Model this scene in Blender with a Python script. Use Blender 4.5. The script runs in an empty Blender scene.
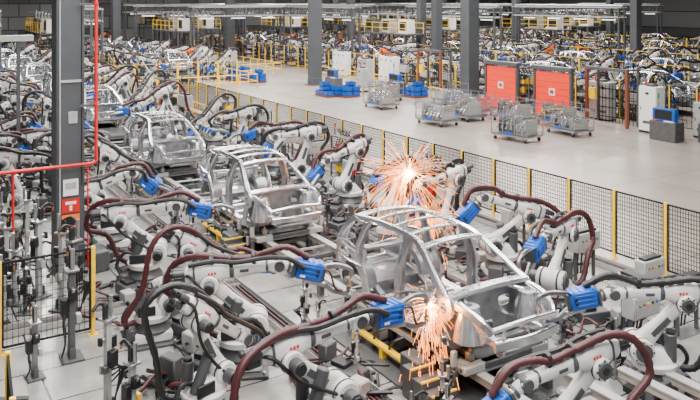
import bpy, math, random
from mathutils import Vector, Matrix
from mathutils.geometry import tessellate_polygon
import bmesh
V=Vector
rnd=random.Random(7)
rad=math.radians
# ---------------------------------------------------------------- materials
MATS={}
def mat(name,col,metal=0.0,rough=0.5,emit=None,es=0.0,noise=0.0,nscale=6.0,spec=None):
    m=bpy.data.materials.new(name); m.use_nodes=True
    nt=m.node_tree; b=nt.nodes['Principled BSDF']
    b.inputs['Base Color'].default_value=(*col,1); b.inputs['Metallic'].default_value=metal
    b.inputs['Roughness'].default_value=rough
    if spec is not None: b.inputs['Specular IOR Level'].default_value=spec
    if emit: 
        b.inputs['Emission Color'].default_value=(*emit,1); b.inputs['Emission Strength'].default_value=es
    if noise>0:
        tc=nt.nodes.new('ShaderNodeTexCoord'); nz=nt.nodes.new('ShaderNodeTexNoise'); nz.inputs['Scale'].default_value=nscale
        nz.inputs['Detail'].default_value=4
        nt.links.new(tc.outputs['Object'],nz.inputs['Vector'])
        cr=nt.nodes.new('ShaderNodeValToRGB')
        cr.color_ramp.elements[0].position=0.3; cr.color_ramp.elements[1].position=0.7
        cr.color_ramp.elements[0].color=(*[c*(1-noise) for c in col],1)
        cr.color_ramp.elements[1].color=(*[min(1,c*(1+noise*0.5)) for c in col],1)
        nt.links.new(nz.outputs['Fac'],cr.inputs['Fac']); nt.links.new(cr.outputs['Color'],b.inputs['Base Color'])
    MATS[name]=m; return m
mat('robot_white',(0.66,0.66,0.65),0,0.32,noise=0.18,nscale=4)
mat('robot_grey',(0.065,0.068,0.075),0.2,0.4)
mat('dark',(0.010,0.011,0.013),0.1,0.42)
mat('blue',(0.002,0.080,0.42),0.0,0.33,noise=0.2)
mat('hose_red',(0.050,0.007,0.010),0.0,0.45)
mat('hose_black',(0.010,0.009,0.011),0,0.45)
mat('steel',(0.45,0.46,0.48),0.9,0.33,noise=0.25)
mat('copper',(0.75,0.33,0.15),0.9,0.35)
mat('yellow',(0.95,0.58,0.0),0,0.45,noise=0.12)
mat('red',(0.55,0.008,0.008),0,0.4)
mat('door_red',(0.95,0.035,0.006),0,0.45)
mat('orange',(0.90,0.16,0.005),0,0.4)
mat('white',(0.78,0.78,0.76),0,0.45)
mat('lightgrey',(0.38,0.385,0.38),0.1,0.5,noise=0.15)
mat('midgrey',(0.08,0.083,0.088),0.2,0.5,noise=0.2)
mat('column_grey',(0.060,0.067,0.076),0.1,0.45,noise=0.15,nscale=1.5)
mat('galv',(0.76,0.77,0.79),1.0,0.27,noise=0.12,nscale=3)
mat('galv_dark',(0.28,0.29,0.31),0.85,0.36,noise=0.3,nscale=5)
mat('beige',(0.42,0.38,0.32),0.2,0.5,noise=0.15)
mat('wire',(0.014,0.015,0.017),0.0,0.8,spec=.1)
mat('wire_grey',(0.25,0.26,0.27),0.6,0.4)
mat('brown',(0.18,0.05,0.02),0.1,0.6)
mat('spark',(1,0.4,0.1),0,0.5,emit=(1.0,0.24,0.02),es=9)
mat('spark_core',(1,0.85,0.6),0,0.5,emit=(1.0,0.58,0.2),es=40)
mat('lamp',(1,1,1),0,0.5,emit=(1,0.98,0.94),es=3)
mat('green',(0.02,0.25,0.07),0,0.5)

# ---------------------------------------------------------------- mesh builder
def catmull(pts,n=6):
    pts=[V(p) for p in pts]
    if len(pts)<3: return pts
    P=[pts[0]*2-pts[1]]+pts+[pts[-1]*2-pts[-2]]
    out=[]
    for i in range(1,len(P)-2):
        for k in range(n):
            t=k/n; p0,p1,p2,p3=P[i-1:i+3]
            out.append(0.5*((2*p1)+(p2-p0)*t+(2*p0-5*p1+4*p2-p3)*t*t+(3*p1-p0-3*p2+p3)*t**3))
    out.append(pts[-1]); return out
class MB:
    def __init__(s): s.v=[];s.f=[];s.m=[];s.mats=[];s.M=Matrix.Identity(4)
    def mi(s,n):
        if n not in s.mats: s.mats.append(n)
        return s.mats.index(n)
    def add(s,vs,fs,m):
        b=len(s.v); i=s.mi(m)
        s.v+= [tuple(s.M@V(p)) for p in vs]
        for f in fs: s.f.append(tuple(b+k for k in f)); s.m.append(i)
    def rings(s,rings,m,caps=True,closed=False):
        n=len(rings[0]); vs=[p for r in rings for p in r]; fs=[]
        R=len(rings)
        for i in range(R if closed else R-1):
            a=i*n;b=((i+1)%R)*n
            for k in range(n):
                k2=(k+1)%n; fs.append((a+k,a+k2,b+k2,b+k))
        if caps and not closed:
            fs.append(tuple(range(n))[::-1]); fs.append(tuple((R-1)*n+k for k in range(n)))
        s.add(vs,fs,m)
    def lathe(s,p,axis,prof,m,seg=16):
        p=V(p);z=V(axis).normalized(); x=z.orthogonal().normalized(); y=z.cross(x)
        s.rings([[p+z*t+(x*math.cos(2*math.pi*k/seg)+y*math.sin(2*math.pi*k/seg))*r for k in range(seg)] for t,r in prof],m)
    def cyl(s,p1,p2,r,m,seg=14,r2=None,ch=None):
        p1=V(p1);p2=V(p2);L=(p2-p1).length
        if L<1e-6: return
        r2=r if r2 is None else r2
        c=min(r,r2,L/2)*0.12 if ch is None else ch
        if c>0: prof=[(0,r-c),(c,r),(L-c,r2),(L,r2-c)]
        else: prof=[(0,r),(L,r2)]
        s.lathe(p1,p2-p1,prof,m,seg)
    def bolts(s,c,axis,R,m,n=8,r=.016):
        c=V(c);z=V(axis).normalized(); x=z.orthogonal().normalized(); y=z.cross(x)
        for k in range(n):
            q=c+(x*math.cos(2*math.pi*k/n)+y*math.sin(2*math.pi*k/n))*R; s.cyl(q,q+z*.014,r,m,6,ch=0)
    def tube(s,pts,r,m,seg=8,n=6,ribs=False,smooth=True):
        P=catmull(pts,n) if smooth else [V(p) for p in pts]
        if len(P)<2:return
        t0=(P[1]-P[0]).normalized(); x=t0.orthogonal().normalized(); R=[]
        for i,p in enumerate(P):
            t=(P[min(i+1,len(P)-1)]-P[max(i-1,0)]).normalized()
            x=(x-t*x.dot(t)); x=x.normalized() if x.length>1e-6 else t.orthogonal().normalized()
            y=t.cross(x); rr=r*(1.0 if (not ribs or i%2) else 0.82)
            R.append([p+(x*math.cos(2*math.pi*k/seg)+y*math.sin(2*math.pi*k/seg))*rr for k in range(seg)])
        s.rings(R,m)
    def box(s,c,size,m,c_=0.0,R=None):
        c=V(c); h=[q/2 for q in size]; R=R or Matrix.Identity(3)
        if c_<=0:
            vs=[c+R@V((h[0]*x,h[1]*y,h[2]*z)) for x in(-1,1) for y in(-1,1) for z in(-1,1)]
            s.add(vs,[(0,1,3,2),(4,6,7,5),(0,4,5,1),(2,3,7,6),(0,2,6,4),(1,5,7,3)],m);return
        idx={};vs=[]
        for sx in(-1,1):
            for sy in(-1,1):
                for sz in(-1,1):
                    S=(sx,sy,sz)
                    for a in range(3):
                        q=[S[k]*(h[k]-(c_ if k!=a else 0)) for k in range(3)]
                        idx[(S,a)]=len(vs); vs.append(c+R@V(q))
        fs=[]
        for a in range(3):
            b,d=[k for k in range(3) if k!=a]
            for sg in(-1,1):
                f=[]
                for (u,w) in((-1,-1),(1,-1),(1,1),(-1,1)):
                    S=[0,0,0];S[a]=sg;S[b]=u;S[d]=w; f.append(idx[(tuple(S),a)])
                fs.append(tuple(f))
            for sb in(-1,1):
                for sd in(-1,1):
                    S1=[0,0,0];S2=[0,0,0];S1[a]=-1;S2[a]=1
                    for S in(S1,S2): S[b]=sb;S[d]=sd
                    S1=tuple(S1);S2=tuple(S2)
                    fs.append((idx[(S1,b)],idx[(S2,b)],idx[(S2,d)],idx[(S1,d)]))
        for sx in(-1,1):
            for sy in(-1,1):
                for sz in(-1,1): fs.append(tuple(idx[((sx,sy,sz),a)] for a in range(3)))
        s.add(vs,fs,m)
    def bar(s,pts,w,h,m,up=(0,0,1),n=5,smooth=True):
        P=catmull(pts,n) if smooth and len(pts)>2 else [V(p) for p in pts]
        up=V(up);R=[];c=min(w,h)*0.22
        for i,p in enumerate(P):
            t=(P[min(i+1,len(P)-1)]-P[max(i-1,0)]).normalized()
            sd=t.cross(up)
            if sd.length<1e-4: sd=t.cross(V((0,1,0.01)))
            sd.normalize(); u=sd.cross(t); a=w/2;b=h/2
            R.append([p+sd*x+u*y for x,y in((-a+c,-b),(a-c,-b),(a,-b+c),(a,b-c),(a-c,b),(-a+c,b),(-a,b-c),(-a,-b+c))])
        s.rings(R,m)
    def loft(s,secs,m,seg=16,e=3.2):
        R=[]
        for c,x,y,w,h in secs:
            c=V(c);x=V(x).normalized();y=V(y).normalized();r=[]
            for k in range(seg):
                a=2*math.pi*(k+0.5)/seg; ca,sa=math.cos(a),math.sin(a)
                r.append(c+x*(w/2*math.copysign(abs(ca)**(2/e),ca))+y*(h/2*math.copysign(abs(sa)**(2/e),sa)))
            R.append(r)
        s.rings(R,m)
    def mesh(s,name,ang=38):
        me=bpy.data.meshes.new(name); me.from_pydata(s.v,[],s.f)
        for n in s.mats: me.materials.append(MATS[n])
        me.polygons.foreach_set('material_index',s.m)
        bm=bmesh.new();bm.from_mesh(me);bmesh.ops.recalc_face_normals(bm,faces=bm.faces);bm.to_mesh(me);bm.free()
        me.polygons.foreach_set('use_smooth',[True]*len(me.polygons))
        me.set_sharp_from_angle(angle=rad(ang)); me.update(); return me
COL=bpy.context.scene.collection
def place(name,me,loc=(0,0,0),rz=0,sc=1.0):
    if isinstance(me,MB): me=me.mesh(name)
    o=bpy.data.objects.new(name,me); o.location=loc; o.rotation_euler=(0,0,rad(rz)); o.scale=(sc,)*3 if not isinstance(sc,tuple) else sc
    COL.objects.link(o); return o
H=6.6
SN,CS=math.sin(rad(31.73)),math.cos(rad(31.73))
COLUMNS=((34.2,39.8,.9),(41.7,52.9,.7),(28.7,51.6,.8),(44,71,.7),(32.7,78,.85),(81.6,67,.7),(57,44,.7),(24,92,.9),(60,62,.7),(56,95,.9),(15,74,.7),(72,90,.9),(46.5,61.5,.7))
def vis(X,Y,z=0):
    d=SN*X+CS*Y; l=CS*X-SN*Y
    if d<2: return False
    for cx,cy,w in COLUMNS:
        if (X-cx)**2+(Y-cy)**2<1.5**2: return False
    px=350+760*l/d
    return -90<px<790

# ---------------------------------------------------------------- welding robot
def robot_mesh(key,a,b,c,roll=0,hose='hose_red',tool='gun',side=1,loop=1.0,body='robot_white'):
    m=MB(); a,b,bc=rad(a),rad(b),rad(b+c); Yx=V((0,1,0)); BW=body
    m.box((0,0,0.03),(1.0,1.0,0.06),'midgrey',0.01)
    m.box((0,0,0.16),(0.78,0.72,0.22),BW,0.04)
    for x in(-.42,.42):
        for y in(-.42,.42): m.cyl((x,y,.05),(x,y,.10),.03,'steel',8)
    m.box((-0.46,0,0.22),(0.24,0.42,0.28),'robot_grey',0.03)
    for k in range(3): m.cyl((-.58,-.12+.12*k,.22),(-.64,-.12+.12*k,.22),.035,'dark',8)
    m.lathe((0,0,0.24),(0,0,1),[(0,.40),(.05,.41),(.16,.33),(.22,.33)],'robot_grey',24)
    m.lathe((0,0,0.46),(0,0,1),[(0,.33),(.02,.38),(.12,.40),(.14,.36)],BW,24)
    m.loft([((0.02,0,.60),(1,0,0),(0,1,0),.74,.60),((0.05,0,.70),(1,0,0),(0,1,0),.70,.56),((.12,0,.82),(1,0,0),(0,1,0),.5,.44)],BW,20)
    m.cyl((-.22,.16,.62),(-.22,.16,1.10),.105,'robot_grey',14); m.cyl((-.22,.16,1.10),(-.22,.16,1.16),.08,'dark',12)
    m.box((-.15,-.28,.72),(.36,.05,.2),'dark',.01)
    S=V((.30,0,.82)); la=V((math.sin(a),0,math.cos(a))); ln=V((math.cos(a),0,-math.sin(a)))
    m.cyl(S-Yx*.28,S+Yx*.28,.21,BW,22)
    m.cyl(S+Yx*.28,S+Yx*.32,.15,'robot_grey',16); m.cyl(S+Yx*.32,S+Yx*.33,.08,'dark',12); m.bolts(S+Yx*.28,Yx,.18,'dark')
    m.lathe(S-Yx*.20,Yx,[(0,.21),(.01,.218),(.03,.218),(.04,.21)],'dark',22); m.lathe(S+Yx*.15,Yx,[(0,.21),(.01,.218),(.03,.218),(.04,.21)],'dark',22)
    m.cyl(S-Yx*.48,S-Yx*.28,.12,'robot_grey',14); m.cyl(S-Yx*.54,S-Yx*.48,.09,'dark',12)
    E=S+la*1.12
    m.loft([(S-la*.14,Yx,ln,.22,.30),(S+la*.02,Yx,ln,.25,.40),(S+la*.30,Yx,ln,.21,.30),(S+la*.65,Yx,ln,.17,.22),(S+la*.95,Yx,ln,.19,.25),(E+la*.10,Yx,ln,.22,.30),(E+la*.17,Yx,ln,.16,.2)],BW,18)
    LR=Matrix((ln,Yx,la)).transposed()
    for sg in(-1,1):
        m.box(S+la*.52+Yx*.097*sg,(.10,.02,.42),'robot_grey',.005,LR)
    bs=V((-.16,-.12,.86)); be=S+la*.42-ln*.16-Yx*.12; bd=(be-bs).normalized()
    m.cyl(bs-bd*.25,bs+bd*.42,.10,'robot_grey',14); m.cyl(bs+bd*.42,be,.04,'steel',8)
    m.cyl(E-Yx*.24,E+Yx*.22,.165,BW,20); m.cyl(E+Yx*.22,E+Yx*.26,.12,'robot_grey',14); m.bolts(E+Yx*.22,Yx,.142,'dark'); m.cyl(E+Yx*.26,E+Yx*.27,.06,'dark',12)
    m.lathe(E-Yx*.17,Yx,[(0,.165),(.01,.173),(.03,.173),(.04,.165)],'dark',20); m.lathe(E+Yx*.12,Yx,[(0,.165),(.01,.173),(.03,.173),(.04,.165)],'dark',20)
    m.cyl(E-Yx*.42,E-Yx*.22,.10,'robot_grey',12); m.cyl(E-Yx*.46,E-Yx*.42,.08,'dark',12)
    u=V((math.cos(b),0,math.sin(b))); n=V((-math.sin(b),0,math.cos(b)))
    Eo=E+n*.16
    m.loft([(Eo-u*.42,Yx,n,.22,.24),(Eo-u*.36,Yx,n,.28,.30),(Eo-u*.05,Yx,n,.33,.36),(Eo+u*.20,Yx,n,.31,.31),(Eo+u*.34,Yx,n,.23,.24),(Eo+u*.80,Yx,n,.18,.19),(Eo+u*1.10,Yx,n,.17,.17),(Eo+u*1.20,Yx,n,.13,.13)],BW,18)
    m.loft([(Eo-u*.28,Yx,n,.312,.332),(Eo-u*.24,Yx,n,.32,.345)],'robot_grey',18)
    for yy,zz in((-.08,.06),(.08,.06),(0,-.08)):
        q=Eo-u*.42+Yx*yy+n*zz; m.cyl(q-u*.20,q,.062,'robot_grey',12); m.cyl(q-u*.25,q-u*.2,.05,'dark',10)
    m.lathe(Eo+u*.36,u,[(0,.13),(.02,.14),(.06,.14),(.08,.12)],'robot_grey',16)
    m.lathe(Eo+u*1.0,u,[(0,.088),(.01,.10),(.04,.10),(.05,.088)],'robot_grey',16)
    RM=Matrix((u,Yx,n)).transposed()
    for sgn in(-1,1):
        for k in range(3): m.box(Eo+u*(.0+k*.055)+Yx*sgn*.166+n*.03,(.036,.008,.045),'red',0,RM)
        m.box(Eo+u*.62+Yx*sgn*.105,(.16,.008,.05),'midgrey',0,RM)
    W=Eo+u*1.25; t=V((math.cos(bc),0,math.sin(bc))); tn=V((-math.sin(bc),0,math.cos(bc)))
    for sgn in(-1,1): m.loft([(W-u*.16+Yx*sgn*.09,Yx,n,.06,.17),(W+Yx*sgn*.09,Yx,n,.06,.2),(W+u*.09+Yx*sgn*.09,Yx,n,.05,.10)],BW,12)
    m.cyl(W-Yx*.14,W+Yx*.14,.095,'robot_grey',14)
    m.cyl(W,W+t*.16,.09,BW,14); m.cyl(W+t*.16,W+t*.20,.11,'robot_grey',16); m.cyl(W+t*.2,W+t*.24,.085,'steel',14)
    T=W+t*.24
    m.M=Matrix.Translation(T)@(Matrix((t,Yx,tn)).transposed().to_4x4())@Matrix.Rotation(rad(roll),4,'X')
    if tool=='gun':
        m.box((.03,0,0),(.05,.28,.28),'robot_grey',.008)
        m.box((.31,0,.02),(.50,.29,.33),'blue',.03)
        for k in range(4): m.box((.14+k*.11,0,.19),(.035,.24,.02),'blue',.005)
        for sy in(-1,1):
            for zz in(-.06,.02,.10): m.box((.30,.15*sy,zz),(.36,.02,.03),'blue',.004)
            m.box((.46,.153*sy,.02),(.06,.012,.12),'dark',.002)
        m.box((.20,-.155,-.07),(.10,.012,.04),'white',.002)
        m.box((.58,0,.02),(.06,.20,.26),'robot_grey',.01)
        m.cyl((.30,.0,-.17),(.66,0,-.19),.055,'steel',12)
        m.bar([(.56,0,.12),(.80,0,.20),(1.05,0,.17),(1.10,0,.06)],.06,.08,'galv_dark')
        m.bar([(.56,0,-.12),(.82,0,-.26),(1.08,0,-.24),(1.10,0,-.12)],.06,.09,'galv_dark')
        m.cyl((1.10,0,.08),(1.10,0,.0),.025,'copper',10,r2=.015); m.cyl((1.10,0,-.14),(1.10,0,-.03),.025,'copper',10,r2=.015)
        m.tube([(.5,.1,.12),(.62,.16,.22),(.85,.08,.24),(1.02,.03,.2)],.02,'hose_black',6,4)
        m.tube([(.5,-.1,.1),(.66,-.16,.1),(.85,-.06,-.2),(1.0,-.03,-.22)],.02,'hose_red',6,4)
    elif tool=='gripper':
        m.box((.06,0,0),(.10,.26,.26),'robot_grey',.01)
        m.box((.14,0,0),(.08,1.2,.10),'steel',.01)
        for y in(-.55,-.2,.2,.55):
            m.box((.16,y,0),(.08,.08,.7),'steel',.01)
            for z in(-.33,.33):
                m.box((.26,y,z),(.14,.06,.06),'dark',.005); m.cyl((.30,y,z),(.42,y,z),.02,'steel',8)
                m.box((.22,y+.05,z),(.1,.05,.12),'blue',.005)
    m.M=Matrix.Identity(4)
    sd=side; o=loop
    endp=T+t*.26+tn*.22 if tool=='gun' else T+t*.05+tn*.2
    m.tube([(-.40,.20*sd,.50),(-.62*o,.34*sd,.62),E*.5+V((-.62*o,0,.34))+Yx*.38*sd,E-u*.80*o-n*.22+Yx*.34*sd,Eo-u*.66*o+n*.10+Yx*.26*sd,Eo-u*.22+n*.27+Yx*.14*sd,Eo+u*.35+n*.20+Yx*.06*sd],.068,hose,10,7,ribs=True)
    m.tube([Eo+u*.30+n*.21+Yx*.05*sd,Eo+u*.75+n*.17+Yx*.04,Eo+u*1.05+n*(.20+.05*o),W+t*.06+tn*(.27+.06*o),endp],.062,hose,10,7,ribs=True)
    m.tube([Eo-u*.35+n*.2-Yx*.12,Eo+u*.1+n*.23-Yx*.12,Eo+u*.5+n*.17-Yx*.13,Eo+u*1.0+n*.2-Yx*.16,W+t*.1+tn*.2-Yx*.2,T+t*.2+tn*.08-Yx*.18],.045,'hose_black',8,5)
    m.tube([S-Yx*.3,S+la*.4-Yx*.2-ln*.1,E-la*.2-Yx*.24-ln*.15,Eo-u*.3-Yx*.2,Eo-u*.45],.03,'hose_black',8,5)
    m.tube([(-.5,-.1,.3),(-.62,-.05,.55),(-.45,0,.8),(-.2,-.02,.75)],.04,'hose_black',8,5)
    for f in(.05,.38,.80): 
        m.box(Eo+u*f+n*.13,(.07,.12,.14),'dark',.01,RM); m.lathe(Eo+u*(f-.04)+n*.20,u,[(0,.07),(.01,.085),(.07,.085),(.08,.07)],'dark',12)
    return m.mesh('welding_robot_mesh_'+key)
POSE={
 'A':robot_mesh('A',-48,4,-18,0),
 'B':robot_mesh('B',-30,-12,-30,90,side=-1),
 'C':robot_mesh('C',8,-34,-10,30,hose='hose_black'),
 'D':robot_mesh('D',-58,18,-60,0,loop=1.1),
 'E':robot_mesh('E',-20,-4,-50,180,hose='hose_black',side=-1),
 'F':robot_mesh('F',-26,-38,0,60,hose='hose_black'),
 'G':robot_mesh('G',-22,-8,-70,0,tool='gripper',hose='hose_black'),
 'H':robot_mesh('H',22,-30,20,90,side=-1),
 'L':robot_mesh('L',-52,4,-8,0,loop=1.2,side=-1),
 'R':robot_mesh('R',-46,0,-10,0,hose='hose_black',loop=1.0),
 'Q':robot_mesh('Q',-46,-8,-25,0,loop=.9),
 'O':robot_mesh('O',-20,-20,-30,40,hose='hose_black',body='orange'),
}
def robot(p,X,Y,yaw,sc=1.0): return place('welding_robot',POSE[p],(X,Y,0),yaw,sc)

# ---------------------------------------------------------------- car body in white
def poly_panel(m,outer,holes,mapf,th,mt):
    loops=[catmull_closed(outer)]+[catmull_closed(h) for h in holes]
    tri=tessellate_polygon([[V((p[0],p[1],0)) for p in l] for l in loops])
    flat=[p for l in loops for p in l]; n=len(flat)
    vs=[mapf(p[0],p[1],0) for p in flat]+[mapf(p[0],p[1],th) for p in flat]
    fs=[tuple(t) for t in tri]+[tuple(n+k for k in t)[::-1] for t in tri]
    o=0
    for l in loops:
        L=len(l)
        for k in range(L):
            k2=(k+1)%L; fs.append((o+k,o+k2,n+o+k2,n+o+k))
        o+=L
    m.add(vs,fs,mt)
def catmull_closed(pts,n=4):
    P=[V((p[0],p[1],0)) for p in pts]; L=len(P); out=[]
    for i in range(L):
        p0,p1,p2,p3=P[i-1],P[i],P[(i+1)%L],P[(i+2)%L]
        for k in range(n):
            t=k/n; q=0.5*((2*p1)+(p2-p0)*t+(2*p0-5*p1+4*p2-p3)*t*t+(3*p1-p0-3*p2+p3)*t**3); out.append((q.x,q.y))
    return out
def hw(z,s=0):
    w=.84
    if z>.86: w=.84-.25*((z-.86)/.58)**1.2
    if z<.3: w=.84-.05*(.3-z)/.3
    if s>1.3: w-=.10*((s-1.3)/.8)**2
    if s<-1.2: w-=.10*((-1.2-s)/.9)**2
    return w
def oval(cx,cy,rx,ry,n=6): return [(cx+rx*math.cos(2*math.pi*k/n),cy+ry*math.sin(2*math.pi*k/n)) for k in range(n)]
def car_mesh():
    m=MB()
    arch=[(1.45+.38*math.cos(rad(q)),.26+.38*math.sin(rad(q))) for q in(190,165,135,105,75,45,15,-8)]
    outer=[(-1.0,.10),(-.5,.08),(.3,.08),(.9,.10)]+arch+[(1.98,.30),(2.12,.42),(2.14,.72),(2.08,.95),(1.92,1.18),(1.72,1.34),(1.2,1.41),(.5,1.44),(-.1,1.42),(-.42,1.33),(-.85,1.10),(-1.18,.92),(-1.36,.84),(-1.38,.62),(-1.22,.5),(-1.14,.3)]
    h1=[(-.88,.24),(-.5,.22),(-.10,.22),(-.07,.5),(-.07,.9),(-.10,1.33),(-.38,1.27),(-.74,1.07),(-1.06,.86),(-1.08,.6),(-.98,.4)]
    h2=[(.12,.22),(.5,.22),(.86,.24),(.95,.48),(1.12,.72),(1.24,.86),(1.22,1.1),(1.12,1.33),(.6,1.37),(.12,1.36),(.09,1.0),(.09,.5)]
    h3=[(1.34,.93),(1.6,.94),(1.90,.94),(1.83,1.08),(1.64,1.26),(1.34,1.32),(1.31,1.1)]
    ex=[oval(-1.22,.70,.07,.09),oval(1.62,.80,.13,.06),oval(1.95,.62,.07,.10),oval(.02,.62,.022,.09),oval(.02,1.05,.02,.08)]
    for sg in(-1,1):
        poly_panel(m,outer,[h1,h2,h3]+ex,lambda s,z,t,sg=sg:(sg*(hw(z,s)-t),s,z),.045,'galv')
        X=lambda s,z,o=.06:(sg*(hw(z,s)-o),s,z)
        m.bar([X(-1.25,.86),X(-.85,1.08),X(-.42,1.31),X(-.1,1.40),X(.5,1.42),X(1.2,1.39),X(1.7,1.31),X(1.95,1.1),X(2.06,.85)],.05,.07,'galv',up=(sg,0,.4))
        m.bar([X(.02,.12,.10),X(.02,.6,.11),X(.02,1.0,.10),X(.02,1.40,.08)],.07,.10,'galv_dark',up=(sg,0,0))
        m.bar([X(1.26,.55,.1),X(1.27,.9,.1),X(1.25,1.2,.09),X(1.22,1.38,.07)],.06,.08,'galv_dark',up=(sg,0,0))
        m.bar([X(-1.1,.15,.08),X(0,.13,.08),X(1.05,.15,.08)],.11,.15,'galv')
        for ss in(-.8,-.4,.4,.8): m.cyl(X(ss,.16,-.005),X(ss,.16,.02),.02,'dark',8)
        for ss,zz in((1.5,.72),(1.25,.55),(1.8,.78)): m.cyl(X(ss,zz,-.004),X(ss,zz,.02),.03,'dark',10)
        R=[]
        for q in range(0,181,15):
            cs,sn=math.cos(rad(q)),math.sin(rad(q)); 
            R.append([(sg*(hw(.4)-.05),1.45+.40*cs,.26+.40*sn),(sg*.50,1.45+.36*cs,.26+.38*sn),(sg*.46,1.45+.28*cs,.26+.30*sn),(sg*.50,1.45+.33*cs,.26+.35*sn)])
        m.rings([[V(p) for p in r] for r in R],'galv_dark')
        m.cyl((sg*.6,1.45,.55),(sg*.6,1.45,.86),.12,'galv',14,r2=.08)
        m.bar([(sg*.45,-1.0,.22),(sg*.46,-1.3,.34),(sg*.47,-1.6,.40),(sg*.47,-2.05,.40)],.11,.14,'galv')
        m.bar([(sg*.76,-1.25,.80),(sg*.76,-1.6,.78),(sg*.70,-1.9,.70),(sg*.62,-2.05,.58)],.07,.12,'galv')
        m.lathe((sg*.60,-1.52,.32),(0,0,1),[(0,.25),(.2,.22),(.42,.17),(.47,.15)],'galv',18); m.lathe((sg*.60,-1.52,.785),(0,0,1),[(0,.15),(.015,.14),(.02,.07)],'galv_dark',18); m.cyl((sg*.60,-1.52,.80),(sg*.60,-1.52,.81),.05,'dark',12)
        poly_panel(m,[(-1.25,.25),(-1.22,.80),(-1.6,.80),(-1.95,.68),(-2.0,.50),(-1.92,.42),(-1.84,.55),(-1.65,.66),(-1.45,.64),(-1.32,.5),(-1.28,.3)],[],lambda s,z,t,sg=sg:(sg*(.70-t),s,z),.02,'galv')
        m.box((sg*.47,-2.06,.40),(.16,.03,.2),'galv_dark',.005)
        m.bar([(sg*.35,-1.2,.86),(sg*.5,-1.3,.8),(sg*.6,-1.45,.78)],.06,.06,'galv')
        m.bar([(sg*.5,.9,.14),(sg*.5,1.3,.28),(sg*.5,1.7,.34),(sg*.5,2.08,.34)],.10,.12,'galv_dark')
        m.box((sg*.5,2.12,.34),(.14,.03,.16),'dark',.004)
        m.bar([X(2.08,.80,.16),X(1.98,1.08,.16),X(1.74,1.31,.10)],.07,.07,'galv',up=(sg,0,0))
    m.box((0,.05,.115),(1.50,2.4,.02),'galv_dark'); m.box((0,1.62,.30),(1.0,.95,.02),'galv_dark')
    m.box((0,1.2,.2),(1.0,.03,.2),'galv_dark')
    m.loft([((0,-1.2,.20),(1,0,0),(0,0,1),.36,.26),((0,0,.16),(1,0,0),(0,0,1),.26,.2),((0,1.15,.15),(1,0,0),(0,0,1),.24,.14)],'galv_dark',12)
    for y in(-.55,-.1,.45,.8): m.bar([(-.76,y,.16),(.76,y,.16)],.08,.09,'galv')
    for x in(-.6,-.45,-.3,.3,.45,.6): m.bar([(x,-1.0,.13),(x,1.1,.13)],.03,.03,'galv_dark')
    for x in(-.5,.5):
        for y in(-.8,-.3,.2,.6): m.cyl((x,y,.127),(x,y,.132),.06,'dark',12)
    m.lathe((.15,1.65,.305),(0,0,1),[(0,.24),(.012,.24),(.014,.20)],'galv',20)
    def cross(s,z,w,h,b=.035,mt='galv'):
        x=hw(z,s)-.05; m.bar([(-x,s,z),(-x*.5,s,z+b*.75),(0,s,z+b),(x*.5,s,z+b*.75),(x,s,z)],w,h,mt)
        for q in(-.6,-.2,.2,.6):
            if w>.08: m.cyl((q*x,s,z+b*(1-q*q)+h*.3),(q*x,s,z+b*(1-q*q)+h*.55),.025,'dark',8)
    cross(-.40,1.335,.15,.04); cross(.05,1.41,.09,.035); cross(.55,1.42,.06,.03); cross(1.1,1.40,.09,.035); cross(1.66,1.33,.16,.045)
    cross(-1.24,.86,.20,.07,.02); m.cyl((-.74,-1.0,.72),(.74,-1.0,.72),.035,'steel',10)
    for x in(-.35,.1,.4): m.bar([(x,-1.0,.72),(x,-1.02,.4)],.05,.03,'steel')
    poly_panel(m,[(-.74,.14),(-.3,.12),(.3,.12),(.74,.14),(.76,.5),(.74,.82),(0,.86),(-.74,.82)],[[(-.5,.5),(-.35,.5),(-.35,.65),(-.5,.65)],[(-.12,.22),(.12,.22),(.1,.36),(-.1,.36)],[(.25,.55),(.45,.55),(.45,.68),(.25,.68)]],lambda s,z,t:(s,-1.25+t,z),.02,'galv_dark')
    m.bar([(-.62,-2.10,.42),(0,-2.17,.42),(.62,-2.10,.42)],.06,.13,'galv'); m.bar([(-.62,-2.05,.62),(0,-2.10,.66),(.62,-2.05,.62)],.07,.06,'galv')
    m.bar([(-.45,-1.98,.24),(.45,-1.98,.24)],.08,.06,'galv_dark')
    for x in(-.4,.4): m.bar([(x,-2.04,.24),(x,-2.06,.64)],.05,.05,'galv')
    m.bar([(-.44,-1.62,.26),(.44,-1.62,.26)],.10,.07,'galv_dark')
    poly_panel(m,[(-.76,.30),(0,.28),(.76,.30),(.74,.50),(.62,.66),(0,.64),(-.62,.66),(-.74,.50)],[[(-.3,.42),(.3,.42),(.28,.54),(-.28,.54)]],lambda s,z,t:(s,2.10-t,z),.03,'galv')
    m.bar([(-.62,1.34,.86),(0,1.34,.84),(.62,1.34,.86)],.12,.04,'galv_dark'); m.bar([(-.6,2.0,.3),(.6,2.0,.3)],.09,.09,'galv')
    return m.mesh('car_body_mesh',30)
CAR=car_mesh()
CZ=.66; CSc=(1.1,1.1,1.16)
CX=9.0
for y in(11.25,19.2,27.4): place('car_body_frame',CAR,(CX-.12,y,CZ),0,CSc)

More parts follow.
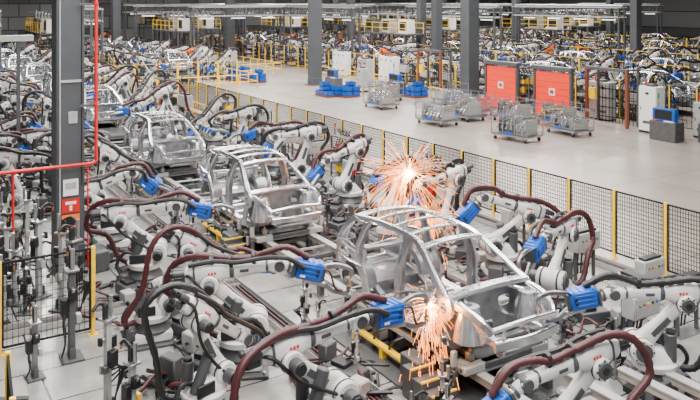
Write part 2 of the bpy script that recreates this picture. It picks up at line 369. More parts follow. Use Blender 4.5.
# ---------------------------------------------------------------- conveyor line & station fixture
def conveyor(X,Y0,Y1,name='skid_conveyor',hwid=.62):
    m=MB(); L=Y1-Y0
    for x in(-hwid,hwid):
        m.box((x,L/2,.40),(.14,L,.12),'beige',.01); m.box((x,L/2,.475),(.18,L,.03),'lightgrey')
        for k in range(int(L/1.4)+1): 
            m.box((x,.2+k*1.4,.17),(.12,.16,.34),'midgrey',.01); m.box((x,.2+k*1.4,.01),(.26,.3,.02),'steel')
    for k in range(int(L/1.4)+1):
        m.box((0,.2+k*1.4,.35),(2*hwid,.08,.08),'midgrey'); 
        m.cyl((-hwid+.1,.6+k*1.4,.42),(hwid-.1,.6+k*1.4,.42),.04,'steel',8)
    m.box((0,L/2,.12),(.4,L,.10),'dark'); 
    return place(name,m,(X,Y0,0))
conveyor(CX,2,62)
conveyor(10.75,2,8.4,'transfer_rail',.26)
def station():
    m=MB()
    m.box((0,0,.01),(3.0,4.6,.02),'midgrey')
    m.box((0,0,.56),(1.05,3.6,.10),'midgrey',.01)
    for y in(-1.7,-.9,.9,1.7): m.box((0,y,.54),(1.9,.16,.14),'lightgrey',.02)
    for x in(-.9,.9):
        m.box((x,0,.52),(.1,3.4,.1),'beige',.01)
    for sx in(-1,1):
        for y in(-1.55,-.75,.75,1.55):
            m.box((sx*.66,y,.67),(.12,.12,.14),'steel',.01); m.cyl((sx*.66,y,.72),(sx*.66,y,.79),.03,'copper',8)
            m.box((sx*1.0,y,.26),(.10,.12,.52),'midgrey',.01)
            m.box((sx*1.06,y+.12,.55),(.12,.10,.22),'dark',.01); m.box((sx*1.0,y,.70),(.1,.08,.25),'lightgrey',.01)
            m.cyl((sx*1.12,y,.40),(sx*1.12,y,.62),.035,'steel',10)
    m.box((-1.15,0.3,.22),(.12,2.2,.05),'yellow'); 
    for y in(-.65,.3,1.25): m.box((-1.15,y,.10),(.10,.10,.2),'yellow')
    for k in range(4): m.box((-1.35,-1.9+k*.28,.10+.05*k),(.5,.26,.20+.10*k),'midgrey',.01); m.box((-1.35,-2.02+k*.28,.21+.10*k),(.5,.03,.03),'yellow')
    m.box((-1.30,-.9,.32),(.3,.5,.5),'midgrey',.02); m.box((1.3,-.4,.25),(.4,1.2,.45),'midgrey',.02)
    for k in range(7): m.tube([(-.9,-1.6+k*.5,.5),(-1.15,-1.5+k*.5,.40),(-1.05,-1.3+k*.5,.12),(-.6,-1.2+k*.5,.06)],.028,'hose_black',6,4)
    for k in range(6): m.tube([(.9,-1.4+k*.5,.5),(1.2,-1.3+k*.5,.42),(1.1,-1.1+k*.5,.1),(1.4,-1.0+k*.5,.06)],.028,rnd.choice(['hose_red','hose_black','orange']),6,4)
    return m.mesh('station_fixture_mesh')
ST=station()
for y in(11.25,19.2,27.4,35.6): place('body_station_fixture',ST,(CX,y,0.02))

def clamp_stand(seed):
    r=random.Random(seed); m=MB(); h=r.uniform(1.0,1.6)
    m.box((0,0,.02),(.42,.36,.04),'midgrey',.005); m.box((0,0,h/2),(.11,.11,h),r.choice(['lightgrey','midgrey','galv_dark']),.012)
    for sx in(-1,1): m.box((sx*.11,0,.12),(.03,.10,.2),'midgrey')
    m.box((0,0,h+.02),(.24,.22,.04),'steel',.005)
    m.box((.05,0,h+.16),(.10,.07,.26),'dark',.01); m.bar([(.05,0,h+.28),(.22,0,h+.34),(.34,0,h+.26)],.05,.06,'dark')
    m.cyl((-.08,0,h+.05),(-.08,0,h+.40),.035,'steel',10); m.cyl((.34,0,h+.26),(.34,0,h+.16),.02,'copper',8)
    m.box((0,.12,h*.6),(.16,.12,.28),'dark',.01); m.box((0,-.11,h*.45),(.12,.08,.16),r.choice(['lightgrey','dark','yellow']),.01)
    m.box((-.1,0,h*.75),(.12,.14,.2),'dark',.01); m.box((.12,.06,h*.5),(.1,.1,.12),'robot_grey',.01)
    for k in range(5):
        m.tube([(0,.10,h*.6-.1*k),(-.12-.05*k,.16,h*.45),(-.08,.12,h*.2),(.02,.16,.05)],.016,'hose_black',6,4)
    m.box((.0,0,h*.8),(.34,.05,.06),'steel',.005); m.box((.17,0,h*.8),(.05,.08,.14),'dark',.005)
    return m.mesh('clamp_stand_mesh')
STANDS=[clamp_stand(k) for k in range(5)]
def stand(X,Y,rz=0,sc=1.0): place('clamp_stand',rnd.choice(STANDS),(X,Y,0),rz,sc)
def tangle(seed):
    r=random.Random(seed); m=MB()
    for k in range(16):
        x,y=r.uniform(-.9,.9),r.uniform(-.5,.5); pts=[(x,y,.03)]
        for q in range(4): x+=r.uniform(-.45,.45); y+=r.uniform(-.35,.35); pts.append((x,y,.03+abs(r.gauss(0,.10))))
        m.tube(pts,r.uniform(.018,.035),r.choice(['hose_black','hose_black','hose_red','dark']),6,4)
    m.box((0,0,.12),(.7,.4,.24),'robot_grey',.02); m.box((.1,0,.27),(.3,.25,.08),'dark',.01); m.box((-.5,.3,.15),(.3,.25,.3),'lightgrey',.02); m.box((.6,-.2,.2),(.2,.3,.4),'midgrey',.02)
    return m.mesh('floor_cabling_mesh')
TG=[tangle(k) for k in range(4)]
for k in range(60):
    sg=rnd.choice((-1,1)); place('floor_cabling',rnd.choice(TG),(CX+sg*rnd.uniform(1.9,4.6),7+k*.53,0),rnd.uniform(0,360),rnd.uniform(.8,1.3))
def erack(seed):
    r=random.Random(seed); m=MB(); w,d,h=1.4,.9,2.0
    for x in(-w/2,w/2):
        for y in(-d/2,d/2): m.box((x,y,h/2),(.07,.07,h),'midgrey')
    for z in(.15,.7,1.3,h): m.box((0,0,z),(w,d,.05),'midgrey')
    for z in(.2,.75,1.35):
        for k in range(3):
            c=r.choice(['dark','robot_grey','lightgrey','lightgrey','yellow','blue','red','galv_dark','white']); hh=r.uniform(.2,.45)
            m.box((-.42+k*.42,r.uniform(-.1,.1),z+hh/2),(.34,.6,hh),c,.02); m.box((-.42+k*.42,-.36,z+hh*.5),(.2,.02,.1),'dark')
    for k in range(4): m.tube([(-.5+k*.3,0,h),(-.4+k*.3,.2,h+.3),(-.2+k*.3,-.1,h+.2),(-.1+k*.2,.3,h-.4)],.03,'hose_black',6,4)
    m.cyl((.6,.3,h),(.6,.3,h+.5),.03,'steel',8); m.cyl((.6,.3,h+.5),(.6,.3,h+.65),.05,r.choice(['red','green','orange']),8)
    return m.mesh('weld_equipment_rack_mesh')
ER=[erack(k) for k in range(6)]

def valve_box():
    m=MB()
    for x in(-.3,.3): m.box((x,0,.35),(.06,.06,.7),'midgrey')
    m.box((0,0,.01),(.8,.3,.02),'steel'); m.box((0,0,.88),(.76,.30,.42),'lightgrey',.015); m.box((0,-.155,.88),(.66,.012,.34),'lightgrey')
    m.box((0,.0,1.12),(.60,.2,.06),'dark',.01)
    for k in range(5): m.cyl((-.24+k*.12,-.16,.93),(-.24+k*.12,-.18,.93),.025,['green','red','yellow','dark','blue'][k],8)
    for k in range(4): m.tube([(-.2+k*.13,.1,.7),(-.2+k*.13,.14,.4),(-.1+k*.1,.2,.05)],.02,'hose_black',6,4)
    return m.mesh('valve_box_mesh')
VB=valve_box()

def fence(p0,p1,h=1.75,post='yellow',step=1.5,name='safety_fence',rail='wire',mesh=True,ws=.10,wr=.0045,wm='wire'):
    p0=V((*p0,0));p1=V((*p1,0)); L=(p1-p0).length; ang=math.atan2(p1.y-p0.y,p1.x-p0.x); m=MB(); n=max(1,round(L/step)); st=L/n
    for k in range(n+1):
        m.box((k*st,0,h/2),(.075,.075,h),post,.006); m.box((k*st,0,.008),(.18,.14,.016),post)
        if k<n:
            a=k*st+.06;b=(k+1)*st-.06; mid=(a+b)/2
            for z in(.14,h-.04): m.box((mid,0,z),(b-a,.035,.035),rail)
            for x in(a,b): m.box((x,0,h/2+.05),(.03,.035,h-.18),rail)
            if mesh:
                q=a+ws
                while q<b-.03: m.box((q,0,h/2+.05),(wr*2,wr*2,h-.2),wm); q+=ws
                z=.14+ws*1.5
                while z<h-.08: m.box((mid,.01,z),(b-a,wr*2,wr*2),wm); z+=ws*1.5
    return place(name,m,(p0.x,p0.y,0),math.degrees(ang))
fence((16,4),(16,46),ws=.07,wr=.006,step=1.5)
fence((3.57,15.4),(-1.5,15.4)); fence((1.5,11.4),(1.0,6.0))

def railing(p0,p1,h=1.1,name='guard_railing',step=1.6):
    p0=V((*p0,0));p1=V((*p1,0)); L=(p1-p0).length; ang=math.atan2(p1.y-p0.y,p1.x-p0.x); m=MB(); n=max(1,round(L/step))
    for k in range(n+1): 
        m.cyl((k*L/n,0,0),(k*L/n,0,h),.035,'yellow',8); m.cyl((k*L/n,0,0),(k*L/n,0,.015),.09,'yellow',8)
    for z in(h*.5,h-.03): m.cyl((0,0,z),(L,0,z),.03,'yellow',8)
    return place(name,m,(p0.x,p0.y,0),math.degrees(ang))

# ---------------------------------------------------------------- foreground robots
robot('L',5.5,9.7,2)
robot('A',5.5,12.65,-24)
robot('F',4.3,11.3,15,.9)
robot('H',4.5,14.6,-8,.9)
robot('Q',8.0,7.3,172,.95)
robot('R',11.1,8.2,150,.95)
robot('A',12.1,11.3,203)
robot('D',12.6,13.5,165)
robot('E',12.8,15.6,190)
robot('R',12.3,17.6,215)
robot('A',5.2,17.4,-20)
robot('D',5.3,20.6,-10)
robot('B',12.6,20.4,190)
robot('E',12.6,23.2,170)
robot('A',12.6,25.6,190)
robot('G',12.6,28.6,180)
robot('C',5.2,23.2,0)
robot('E',4.9,26.0,10)
robot('A',5.2,28.8,-8)
robot('D',4.3,32.0,5)
robot('F',12.5,31.6,200)
robot('B',3.0,28.5,20); robot('E',3.2,24.0,-30); robot('F',2.9,33,0)

def sparks(name,loc,n,R,seed,fall=0.0,core=.05):
    r=random.Random(seed); m=MB()
    for k in range(n):
        d=V((r.gauss(0,1),r.gauss(0,1),r.gauss(-.1,1))).normalized(); L=R*r.random()**2.6+.03; g=r.uniform(.05,.6)*L
        s0=r.uniform(.1,.85); pts=[]
        for q in(s0,(s0+1)/2,1): pts.append(d*L*q+V((0,0,-g*q*q)))
        m.tube(pts,r.uniform(.001,.0030),'spark' if (L>.35*R or r.random()<.5) else 'spark_core',4,2)
    for k in range(int(fall*110)):
        x,y=r.gauss(0,.06),r.gauss(0,.06); z=-r.random()*fall; L=r.uniform(.04,.24); x*=1+abs(z)*1.8; y*=1+abs(z)*1.8
        m.tube([(x,y,z),(x*1.08+.01,y*1.08,z-L)],r.uniform(.0015,.004),'spark',4,1,smooth=False)
    m.lathe((0,0,-core),(0,0,1),[(core+core*math.sin(rad(q)),max(.002,core*math.cos(rad(q)))) for q in range(-90,91,20)],'spark_core',10)
    return place(name,m,loc)
def plight(name,loc,e,col,r=.1):
    l=bpy.data.lights.new(name,'POINT'); l.energy=e; l.color=col; l.shadow_soft_size=r
    o=bpy.data.objects.new(name,l); o.location=loc; COL.objects.link(o)
sparks('welding_sparks',(11.4,15.6,2.2),900,1.5,1,fall=1.3,core=.11); plight('spark_glow_light',(11.4,15.6,2.25),380,(1,.42,.12))
sparks('welding_sparks',(7.75,10.0,1.55),300,.65,2,fall=1.3,core=.035); plight('spark_glow_light',(7.55,9.9,1.5),45,(1,.42,.12))
sparks('welding_sparks',(10.3,13.4,1.9),260,.7,5,fall=1.4,core=.03)

for cy in(11.25,19.2,27.4):
    for sx in(-1,1):
        for k in range(5):
            if sx<0 and cy<12 and k in(0,1): continue
            stand(CX+sx*rnd.uniform(1.6,2.1),cy-2.2+k*1.1+rnd.uniform(-.15,.15),0 if sx<0 else 180,rnd.uniform(.45,.7))
for X,Y in((3.0,18.0),(2.6,17.2),(3.3,17.0),(2.2,18.6),(1.9,17.6),(3.2,20.9),(2.6,20.0),(2.2,19.4),(3.6,22.0),(2.9,22.8),(3.0,14.6),(2.3,14.2),(3.1,12.4),(3.3,11.7),(3.6,25.2),(2.8,24.3),(3.2,26.8),(2.5,17.9),(1.6,18.3),(2.0,20.5),(1.7,19.2),(3.4,16.3),(2.1,16.6),(6.9,8.5),(7.2,9.0),(6.6,8.9)):
    stand(X,Y,rnd.uniform(0,360),rnd.uniform(.8,1.15) if X<5 else .6)
for X,Y,r in((12.6,9.7,90),(13.6,9.3,0),(14.2,12.4,0),(14.3,14.8,0),(14.2,17.4,0),(14.3,20,0),(14.2,22.8,0),(14.3,25.6,0),(14.2,28,0),(12.2,9.3,0),(2.4,21.6,0),(1.2,19.3,0),(14.2,10.6,0),(13.9,7.9,0)):
    place('valve_box',VB,(X,Y,0),r,rnd.uniform(.9,1.1))
for i,(X,Y) in enumerate(((1.6,22.5),(2.3,25.6),(2.4,30.2),(14.9,32),(14.9,36),(3.4,35),(14.8,24.2),(14.8,18.8))): place('weld_equipment_rack',ER[i%6],(X,Y,0),90,.75)
def tray(p0,p1):
    m=MB(); L=(V(p1)-V(p0)).length; ang=math.atan2(p1[1]-p0[1],p1[0]-p0[0])
    m.box((L/2,0,.02),(L,.34,.04),'midgrey')
    for y in(-.17,.17): m.box((L/2,y,.07),(L,.015,.12),'lightgrey')
    for y in(-.1,-.03,.05,.11): m.tube([(0,y,.07)]+[(L*k/8,y+rnd.uniform(-.03,.03),.07) for k in range(1,8)]+[(L,y,.07)],.025,rnd.choice(['hose_black','hose_black','hose_red']),6,3)
    place('cable_tray',m,(p0[0],p0[1],0),math.degrees(ang))
tray((3.7,2),(3.7,11)); tray((15.3,3),(15.3,45)); tray((6.9,5),(6.9,34)); tray((11.3,5),(11.3,34)); tray((0.2,16.3),(7,16.3)); tray((0,14.2),(2,13.2))

def column(X,Y,w=.6,h=12,signs=False,name='steel_column'):
    m=MB(); t=.05
    m.box((0,-w/2+t/2,h/2),(w,t,h),'column_grey'); m.box((0,w/2-t/2,h/2),(w,t,h),'column_grey'); m.box((0,0,h/2),(t,w-2*t,h),'column_grey')
    m.box((-w/2+.015,0,h/2),(.02,w*.999-2*t,h),'column_grey')
    m.box((0,0,.03),(w*1.5,w*1.5,.06),'midgrey',.01); m.box((0,0,.3),(w*1.04,w*1.04,.5),'column_grey',.01)
    if signs:
        y=-w/2-.012
        m.box((.0,y,1.98),(.36,.02,.40),'white'); m.box((.0,y-.012,2.02),(.26,.006,.16),'lightgrey')
        m.box((.0,y,1.53),(.42,.02,.34),'red'); m.box((.0,y-.012,1.60),(.26,.006,.07),'white'); m.box((.0,y-.012,1.47),(.06,.006,.12),'white')
        m.box((.0,y,1.14),(.42,.02,.34),'orange'); m.box((.0,y-.012,1.14),(.20,.006,.2),'dark'); 
        m.box((.05,y,3.7),(.22,.03,.30),'lightgrey',.01)
        m.cyl((-.26,y-.02,.5),(-.26,y-.02,h),.02,'lightgrey',8)
        m.cyl((.26,y-.02,2.0),(.26,y-.02,h),.012,'hose_black',8)
        m.box((0,y,4.6),(.5,.05,.06),'lightgrey')
    place(name,m,(X,Y,0))
column(4.0,19.9,.66,12,True)
for X,Y,w in COLUMNS: column(X,Y,w,13.5)
m=MB(); 
m.cyl((.40,0,2.70),(.40,0,12),.042,'red',12); m.tube([(.40,0,2.75),(.40,0,2.62),(.30,0,2.57)],.042,'red',10)
m.cyl((.35,0,2.57),(-7,0,2.57),.042,'red',12); m.cyl((.20,0,0),(.20,0,2.57),.02,'red',8)
for x in(-1.5,-4): m.cyl((x,0,0),(x,0,2.57),.03,'red',8); m.cyl((x-.05,0,2.57),(x+.05,0,2.57),.07,'red',12)
for z in(4,6.5): m.box((.2,.05,z),(.4,.05,.06),'midgrey'); m.cyl((.40,0,z-.05),(.40,0,z+.05),.06,'red',12)
place('sprinkler_pipe',m,(4.15,19.3,0))
m=MB()
m.box((0,0,5.2),(9,.3,.22),'lightgrey',.01)
for x in(-4,0,4): m.box((x,0,2.6),(.12,.12,5.2),'midgrey')
for k in range(10): m.box((-4+k*.9,0,5.0),(.3,.2,.2),'midgrey')
place('overhead_busbar',m,(.3,30,0))

def red_door():
    m=MB()
    m.box((0,0,1.35),(.10,2.5,2.5),'door_red',.01)
    for k in range(7): m.box((-.053,0,.3+k*.35),(.008,2.4,.015),'red')
    m.box((0,-1.34,1.4),(.22,.14,2.8),'midgrey',.01); m.box((0,1.34,1.4),(.22,.14,2.8),'midgrey',.01)
    m.box((0,0,2.80),(.40,2.9,.24),'midgrey',.02); m.box((0,0,.05),(.3,2.9,.1),'midgrey')
    m.box((-.07,0,1.5),(.02,.45,.4),'white'); m.box((-.085,0,1.5),(.01,.25,.2),'red')
    return m.mesh('red_roller_door_mesh')
RD=red_door()
place('red_roller_door',RD,(31.8,34.1,0)); place('red_roller_door',RD,(31.8,30.0,0))
def portal():
    m=MB()
    for y in(-1.3,1.3): m.box((0,y,1.5),(.16,.16,3.0),'brown',.01); m.box((.9,y,1.5),(.12,.12,3.0),'midgrey')
    m.box((0,0,2.95),(.16,2.7,.16),'midgrey'); m.box((.45,-1.3,2.95),(.9,.1,.1),'midgrey'); m.box((.45,1.3,2.95),(.9,.1,.1),'midgrey')
    for k in range(12): m.box((.9,-1.2+k*.22,1.0),(.02,.03,2.0),'wire')
    for k in range(4): m.box((.9,0,.3+k*.5),(.03,2.4,.04),'wire')
    m.box((0,.9,1.6),(.2,.4,.6),'yellow',.01)
    return m.mesh('light_curtain_portal_mesh')
PT=portal(); place('light_curtain_portal',PT,(32.6,27.0,0)); place('light_curtain_portal',PT,(33.6,43.5,0))
def cabinet(w,d,h,mt='lightgrey'):
    m=MB(); m.box((0,0,.05),(w,d,.1),'dark'); m.box((0,0,.1+h/2),(w,d,h),mt,.015)
    n=max(1,round(d/.7))
    for k in range(n):
        y=-d/2+(k+.5)*d/n; m.box((-w/2-.008,y,.1+h/2),(.015,d/n-.04,h-.08),mt,.004); m.box((-w/2-.03,y+d/n*.36,.1+h*.5),(.03,.03,.16),'dark')
        m.box((-w/2-.02,y,.1+h*.85),(.01,.2,.12),'dark'); m.box((-w/2-.02,y,.1+h*.2),(.012,d/n*.5,.14),'midgrey')
    m.box((0,-d/2-.008,.1+h*.5),(w*.86,.012,h*.9),mt,.004)
    m.box((0,0,h+.16),(w*.6,d*.4,.12),'midgrey',.01)
    m.cyl((0,d*.3,h+.1),(0,d*.3,h+.45),.04,'red',8)
    return m.mesh('electrical_cabinet_mesh')
CB=[cabinet(.7,1.0,2.2,'white'),cabinet(.6,1.4,2.0),cabinet(.6,2.1,2.0,'white'),cabinet(.5,.8,1.6)]
def cab(k,X,Y,r=0): place('electrical_cabinet',CB[k],(X,Y,0),r)
for a in((0,32.7,24.3),(1,31.5,48.7),(2,34.6,50.0),(3,33.5,22.0),(1,26.5,63),(0,25,66),(2,34.4,57),(3,29.5,46),(1,33.9,28.4)): cab(*a)
m=MB(); m.box((0,0,.45),(.7,1.4,.9),'midgrey',.02); m.box((-.1,0,1.2),(.3,1.2,.6),'blue',.02); m.box((-.26,0,1.22),(.02,.9,.42),'dark'); m.box((-.2,.4,.93),(.3,.3,.05),'red',.01)
m.box((-.25,-.35,.93),(.25,.5,.04),'white'); m.cyl((.2,.6,1.2),(.2,.6,2.0),.03,'steel',8); m.cyl((.2,.6,1.9),(.2,.6,2.15),.05,'green',8)
ME=m.mesh('operator_console_mesh'); 
for X,Y in((32.6,20.8),(31.5,22.6),(30.5,43.2),(28.4,48.2),(33.4,32.1)): place('operator_console',ME,(X,Y,0))

def trolley(seed):
    r=random.Random(seed); m=MB(); L,Wd,h=2.0,1.3,1.0
    for x in(-Wd/2+.1,Wd/2-.1):
        for y in(-L/2+.15,L/2-.15): m.cyl((x-.03,y,.09),(x+.03,y,.09),.09,'dark',12); m.box((x,y,.18),(.08,.08,.10),'steel')
    for x in(-Wd/2,Wd/2): m.box((x,0,.26),(.06,L,.06),'steel')
    for y in(-L/2,0,L/2): m.box((0,y,.26),(Wd,.06,.06),'steel')
    m.box((0,0,.30),(Wd-.04,L-.04,.02),'midgrey')
    for x in(-Wd/2,Wd/2):
        for y in(-L/2,-L/6,L/6,L/2): m.box((x,y,.26+h/2),(.035,.035,h),'wire_grey')
        for k in (0,2,4): m.box((x,0,.4+k*.21),(.022,L,.022),'wire_grey')
    for y in(-L/2,L/2):
        for k in (0,2,4): m.box((0,y,.4+k*.21),(Wd,.022,.022),'wire_grey')
    for k in range(7):
        y=-L/2+.2+k*.26; hh=r.uniform(.3,.8)
        m.box((r.uniform(-.05,.05),y,.31+hh/2),(Wd*.7,.03,hh),r.choice(['galv','lightgrey','galv_dark']),.005); m.bar([(-.5,y+.05,.5),(-.2,y+.08,.8),(.3,y+.06,.9),(.5,y+.05,.5)],.03,.06,'galv',n=3)
    m.tube([(-Wd/2,L/2,.9),(-Wd/2,L/2+.2,1.05),(Wd/2,L/2+.2,1.05),(Wd/2,L/2,.9)],.02,'yellow' if seed%2 else 'blue',6,3)
    m.box((-Wd/2-.02,0,.36),(.02,.5,.14),'blue')
    return m.mesh('parts_trolley_mesh')
TR=[trolley(k) for k in range(3)]
for i,(X,Y,r) in enumerate(((25.6,26.4,10),(28.9,26.2,-5),(25.2,31.9,5),(27.5,32.4,0),(26.1,38.6,0),(29.2,33.6,0),(29.2,30.4,0),(31.0,38.0,90),(28.5,41.5,0),(30.3,28.2,0))): place('parts_trolley',TR[i%3],(X,Y,0),r)
def bins(seed):
    r=random.Random(seed); m=MB(); m.box((0,0,.08),(1.2,1.6,.10),'brown'); 
    for x in(-.3,.3):
        for y in(-.55,0,.55):
            n=r.randint(1,3)
            for k in range(n):
                z=.13+k*.3; c='blue'
                m.box((x,y,z+.02),(.54,.5,.03),c)
                for sx in(-1,1): m.box((x+sx*.26,y,z+.14),(.02,.5,.26),c); m.box((x,y+sx*.24,z+.14),(.54,.02,.26),c)
                m.box((x,y,z+.12),(.45,.4,.12),'galv_dark')
    return m.mesh('blue_parts_bins_mesh')
BN=[bins(k) for k in range(2)]
for i,(X,Y) in enumerate(((27.2,44.4),(26.2,45.2),(25.7,56.0),(24.9,58.2),(31,41.8),(27,62))): place('blue_parts_bins',BN[i%2],(X,Y,0))
fence((34.6,20),(34.6,38.6),h=2.2,post='yellow',wm='wire',ws=.25,wr=.008,rail='wire'); 
fence((35.2,41),(35.2,100),h=2.0,post='yellow',ws=.3,wr=.01,step=1.5,rail='yellow')
railing((13.5,52),(24,52)); railing((24,52),(24,60)); railing((24.2,60),(30,60)); railing((16.6,46),(16.6,51)); railing((30,60),(30,96)); railing((31.8,44.8),(31.8,58),1.0)
fence((13.8,54),(23.5,54.6),h=2.0,ws=.3,wr=.01,rail='yellow'); fence((16,62),(16,96),h=2.0,ws=.3,wr=.01)
fence((6,47),(13,47),h=2.0,ws=.3,wr=.01)
railing((17.4,66),(24,66)); railing((14.5,38),(14.5,45))

KEYS=['A','B','C','D','E','F','G','H']
def line(Xc,Y0,Y1,off=3.4,step=2.7,cars=8.2,conv=True,orange=.0):
    y=Y0
    while y<Y1:
        for sg in(-1,1):
            X=Xc+sg*off+rnd.uniform(-.2,.2)
            if vis(X,y): robot('O' if rnd.random()<orange else rnd.choice(KEYS),X,y+rnd.uniform(-.3,.3),(0 if sg<0 else 180)+rnd.uniform(-40,40),rnd.uniform(.95,1.15))
            if vis(X,y): stand(Xc+sg*1.9,y+1.2,rnd.choice([0,90,180]),rnd.uniform(.8,1.5))
            if vis(X,y): place('floor_cabling',rnd.choice(TG),(X,y+1.3,0),rnd.uniform(0,360),1.3)
            if vis(X,y) and rnd.random()<.4: place('valve_box',VB,(Xc+sg*(off+1.3),y+1,0),90,rnd.uniform(1,1.5))
            elif vis(X+sg,y) and rnd.random()<.55: place('weld_equipment_rack',rnd.choice(ER),(Xc+sg*(off+1.25),y+1.2,0),90,rnd.uniform(.7,1.1))
        y+=step
    y=Y0+3
    while y<Y1:
        if vis(Xc,y): place('car_body_frame',CAR,(Xc,y,CZ),0,CSc); place('body_station_fixture',ST,(Xc,y,.02))
        y+=cars
    if conv and Xc!=CX: conveyor(Xc,Y0,Y1)
line(CX,35.0,92)
line(21,59,100,orange=.04); line(39.5,26,98,off=3.2,orange=.05); line(49.5,32,100,off=3.4,step=3.0,orange=.06); line(60,40,105,off=3.4,step=3.3,orange=.08); line(71,48,105,step=3.6,orange=.10); line(84,58,110,step=4.2,orange=.10)
for X in(44.6,54.8,65.5,77.5):
    y0=30+ (X-44)*.6
    fence((X,y0),(X,100),h=2.3,ws=.4,wr=.012,step=3.0,rail='yellow')
def mezz(L=9):
    m=MB(); z=3.2
    m.box((0,L/2,z),(2.4,L,.14),'midgrey',.01)
    for x in(-1.1,1.1):
        for k in range(4): m.box((x,.2+k*(L-.4)/3,z/2),(.16,.16,z),'midgrey',.01)
        for k in range(7): m.box((x,.1+k*(L-.2)/6,z+.6),(.05,.05,1.1),'yellow')
        for zz in(z+.6,z+1.12): m.box((x,L/2,zz),(.05,L,.05),'yellow')
    for k in range(3): m.box((0,1.4+k*3,z+.75),(.9,1.6,1.35),['white','lightgrey','midgrey'][k],.02); m.box((-.46,1.4+k*3,z+.8),(.02,1.2,.9),'dark')
    for k in range(5): m.cyl((-.2,.8+k*1.8,z+1.4),(-.2,.8+k*1.8,z+2.1),.12,'steel',10)
    m.tube([(0,0,z+1.8),(0,L/2,z+1.95),(0,L,z+1.8)],.12,'galv_dark',8)
    return m.mesh('equipment_platform_mesh')
MZ=mezz()
for X,Y,r in((44.6,60,0),(54.8,66,0),(65.5,60,0),(77.5,66,0),(28,78,0),(33,84,0),(36,96,0),(14.6,80,0),(44.6,84,0),(65.5,86,0),(54.8,84,0),(90,72,0),(10,100,90),(25,104,90),(40,106,90)): place('equipment_platform',MZ,(X,Y,0),r)
def gantry(L=14):
    m=MB(); z0,z1=5.0,5.9
    for y in(.2,L-.2):
        for x in(-.4,.4): m.box((x,y,z1/2),(.16,.16,z1),'column_grey')
    for x in(-.4,.4):
        for z in(z0,z1): m.box((x,L/2,z),(.10,L,.12),'lightgrey')
        for k in range(int(L/1.0)):
            m.bar([(x,k,z0),(x,k+.5,z1)],.05,.05,'midgrey',up=(1,0,0)); m.bar([(x,k+.5,z1),(x,k+1,z0)],.05,.05,'midgrey',up=(1,0,0))
    for k in range(int(L/1.5)): m.box((0,.5+k*1.5,z0-.1),(.9,.12,.08),'midgrey')
    for k in range(4): m.box((0,1.7+k*3.4,z0-.25),(.12,1.5,.07),'lamp')
    m.cyl((0,0,z1+.15),(0,L,z1+.15),.12,'steel',10)
    return m.mesh('cable_gantry_mesh')
GT=gantry()
for X,Y,r in((36.6,58,0),(36.6,74,0),(48.2,52,0),(47.8,72,0),(57.9,46,0),(57.5,72,0),(68,64,0),(68,80,0),(14,59,0),(6,52,0),(6,70,0),(26,72,-90),(25,88,-90),(43,100,-90),(60,100,-90),(77,100,-90),(27,100,-90),(88,64,0),(100,80,0)): place('cable_gantry',GT,(X,Y,0),r)

# ---------------------------------------------------------------- shell
def plane(name,corners,mt):
    me=bpy.data.meshes.new(name); me.from_pydata([V(c) for c in corners],[],[(0,1,2,3)]); me.materials.append(mt)
    o=bpy.data.objects.new(name,me); COL.objects.link(o); return o
fm=bpy.data.materials.new('factory_floor'); fm.use_nodes=True; nt=fm.node_tree; N=nt.nodes; Lk=nt.links; bs=N['Principled BSDF']
geo=N.new('ShaderNodeNewGeometry'); sep=N.new('ShaderNodeSeparateXYZ'); Lk.new(geo.outputs['Position'],sep.inputs[0])
def ramp(a,ca,b,cb):
    r=N.new('ShaderNodeValToRGB'); r.color_ramp.elements[0].position=a; r.color_ramp.elements[0].color=(*ca,1); r.color_ramp.elements[1].position=b; r.color_ramp.elements[1].color=(*cb,1); return r
nz=N.new('ShaderNodeTexNoise'); nz.inputs['Scale'].default_value=.35; nz.inputs['Detail'].default_value=8; nz.inputs['Roughness'].default_value=.65; Lk.new(geo.outputs['Position'],nz.inputs['Vector'])
r1=ramp(.3,(.27,.232,.205),.72,(.38,.335,.30)); Lk.new(nz.outputs['Fac'],r1.inputs['Fac'])
nz2=N.new('ShaderNodeTexNoise'); nz2.inputs['Scale'].default_value=1.3; nz2.inputs['Detail'].default_value=8; Lk.new(geo.outputs['Position'],nz2.inputs['Vector'])
r2=ramp(.3,(.17,.168,.162),.7,(.32,.315,.305)); Lk.new(nz2.outputs['Fac'],r2.inputs['Fac'])
br=N.new('ShaderNodeTexBrick'); br.inputs['Scale'].default_value=1.0; br.inputs['Brick Width'].default_value=2.4; br.inputs['Row Height'].default_value=1.2; br.inputs['Mortar Size'].default_value=.018; br.offset=0
br.inputs['Mortar Smooth'].default_value=0.0
Lk.new(geo.outputs['Position'],br.inputs['Vector']); 
mx=N.new('ShaderNodeMix'); mx.data_type='RGBA'; Lk.new(br.outputs['Fac'],mx.inputs[0]); Lk.new(r2.outputs['Color'],mx.inputs[6]); mx.inputs[7].default_value=(.03,.03,.035,1)
br2=N.new('ShaderNodeTexBrick'); br2.inputs['Scale'].default_value=1.0; br2.inputs['Brick Width'].default_value=6; br2.inputs['Row Height'].default_value=6; br2.inputs['Mortar Size'].default_value=.03; br2.offset=0
Lk.new(geo.outputs['Position'],br2.inputs['Vector'])
mx2=N.new('ShaderNodeMix'); mx2.data_type='RGBA'; Lk.new(br2.outputs['Fac'],mx2.inputs[0]); Lk.new(r1.outputs['Color'],mx2.inputs[6]); mx2.inputs[7].default_value=(.2,.18,.165,1)
gt=N.new('ShaderNodeMath'); gt.operation='GREATER_THAN'; gt.inputs[1].default_value=15.6; Lk.new(sep.outputs['X'],gt.inputs[0])
mx3=N.new('ShaderNodeMix'); mx3.data_type='RGBA'; Lk.new(gt.outputs[0],mx3.inputs[0]); Lk.new(mx.outputs[2],mx3.inputs[6]); Lk.new(mx2.outputs[2],mx3.inputs[7])
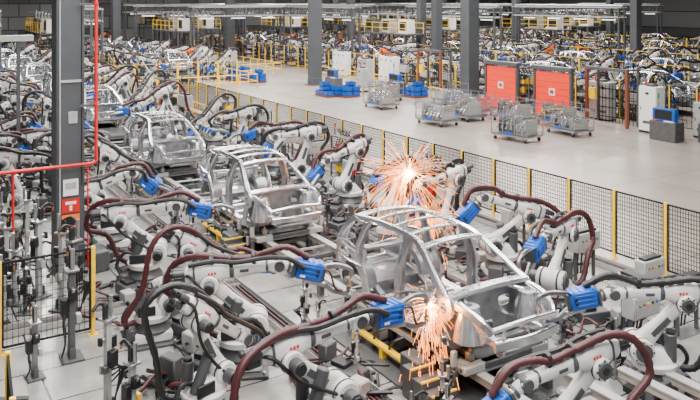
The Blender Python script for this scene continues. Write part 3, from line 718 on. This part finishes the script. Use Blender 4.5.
Lk.new(mx3.outputs[2],bs.inputs['Base Color']); bs.inputs['Roughness'].default_value=.25
plane('floor',[(-40,-10,0),(140,-10,0),(140,130,0),(-40,130,0)],fm)
plane('ceiling',[(-40,-10,14),(140,-10,14),(140,130,14),(-40,130,14)],MATS['midgrey'])
wm=bpy.data.materials.new('wall_cladding'); wm.use_nodes=True; nt=wm.node_tree; N=nt.nodes; Lk=nt.links
g2=N.new('ShaderNodeNewGeometry'); wv=N.new('ShaderNodeTexBrick'); wv.inputs['Scale'].default_value=1; wv.inputs['Brick Width'].default_value=3; wv.inputs['Row Height'].default_value=2
wv.inputs['Color1'].default_value=(.40,.41,.42,1); wv.inputs['Color2'].default_value=(.08,.085,.09,1); wv.inputs['Mortar'].default_value=(.04,.04,.05,1); wv.inputs['Mortar Size'].default_value=.08
mp=N.new('ShaderNodeMapping'); mp.inputs['Rotation'].default_value=(rad(90),0,0); Lk.new(g2.outputs['Position'],mp.inputs['Vector'])
Lk.new(mp.outputs[0],wv.inputs['Vector']); Lk.new(wv.outputs['Color'],N['Principled BSDF'].inputs['Base Color'])
plane('wall_back',[(-40,125,0),(135,125,0),(135,125,14),(-40,125,14)],wm)
wm2=wm.copy(); wm2.node_tree.nodes['Mapping'].inputs['Rotation'].default_value=(rad(90),0,rad(90))
plane('wall_right',[(125,-10,0),(125,130,0),(125,130,14),(125,-10,14)],wm2)

# ---------------------------------------------------------------- light
w=bpy.data.worlds.new('World'); bpy.context.scene.world=w; w.use_nodes=True
bg=w.node_tree.nodes['Background']; bg.inputs[0].default_value=(.92,.95,1,1); bg.inputs[1].default_value=.6
def area(loc,sx,sy,e,rot=0):
    l=bpy.data.lights.new('ceiling_light','AREA'); l.shape='RECTANGLE'; l.size=sx; l.size_y=sy; l.energy=e; l.color=(1,.955,.895)
    o=bpy.data.objects.new('ceiling_light',l); o.location=loc; COL.objects.link(o)
for X,Y in((1,4),(6,6),(12,6),(4,15),(11,16),(19,16),(4,27),(12,30),(24,26),(34,30)): area((X,Y,12),1.0,8,1850)
for X,Y in((8,46),(20,42),(32,44),(46,42),(10,64),(24,60),(40,60),(56,58),(72,64),(20,84),(40,84),(62,86),(84,84)): area((X,Y,12.5),2.0,14,4600)
c=bpy.data.cameras.new('camera'); c.sensor_width=36; c.lens=39.09; c.shift_y=-200/700; c.clip_end=600
o=bpy.data.objects.new('camera',c); o.location=(0,0,H); o.rotation_euler=(rad(90),0,rad(-31.73)); COL.objects.link(o); bpy.context.scene.camera=o
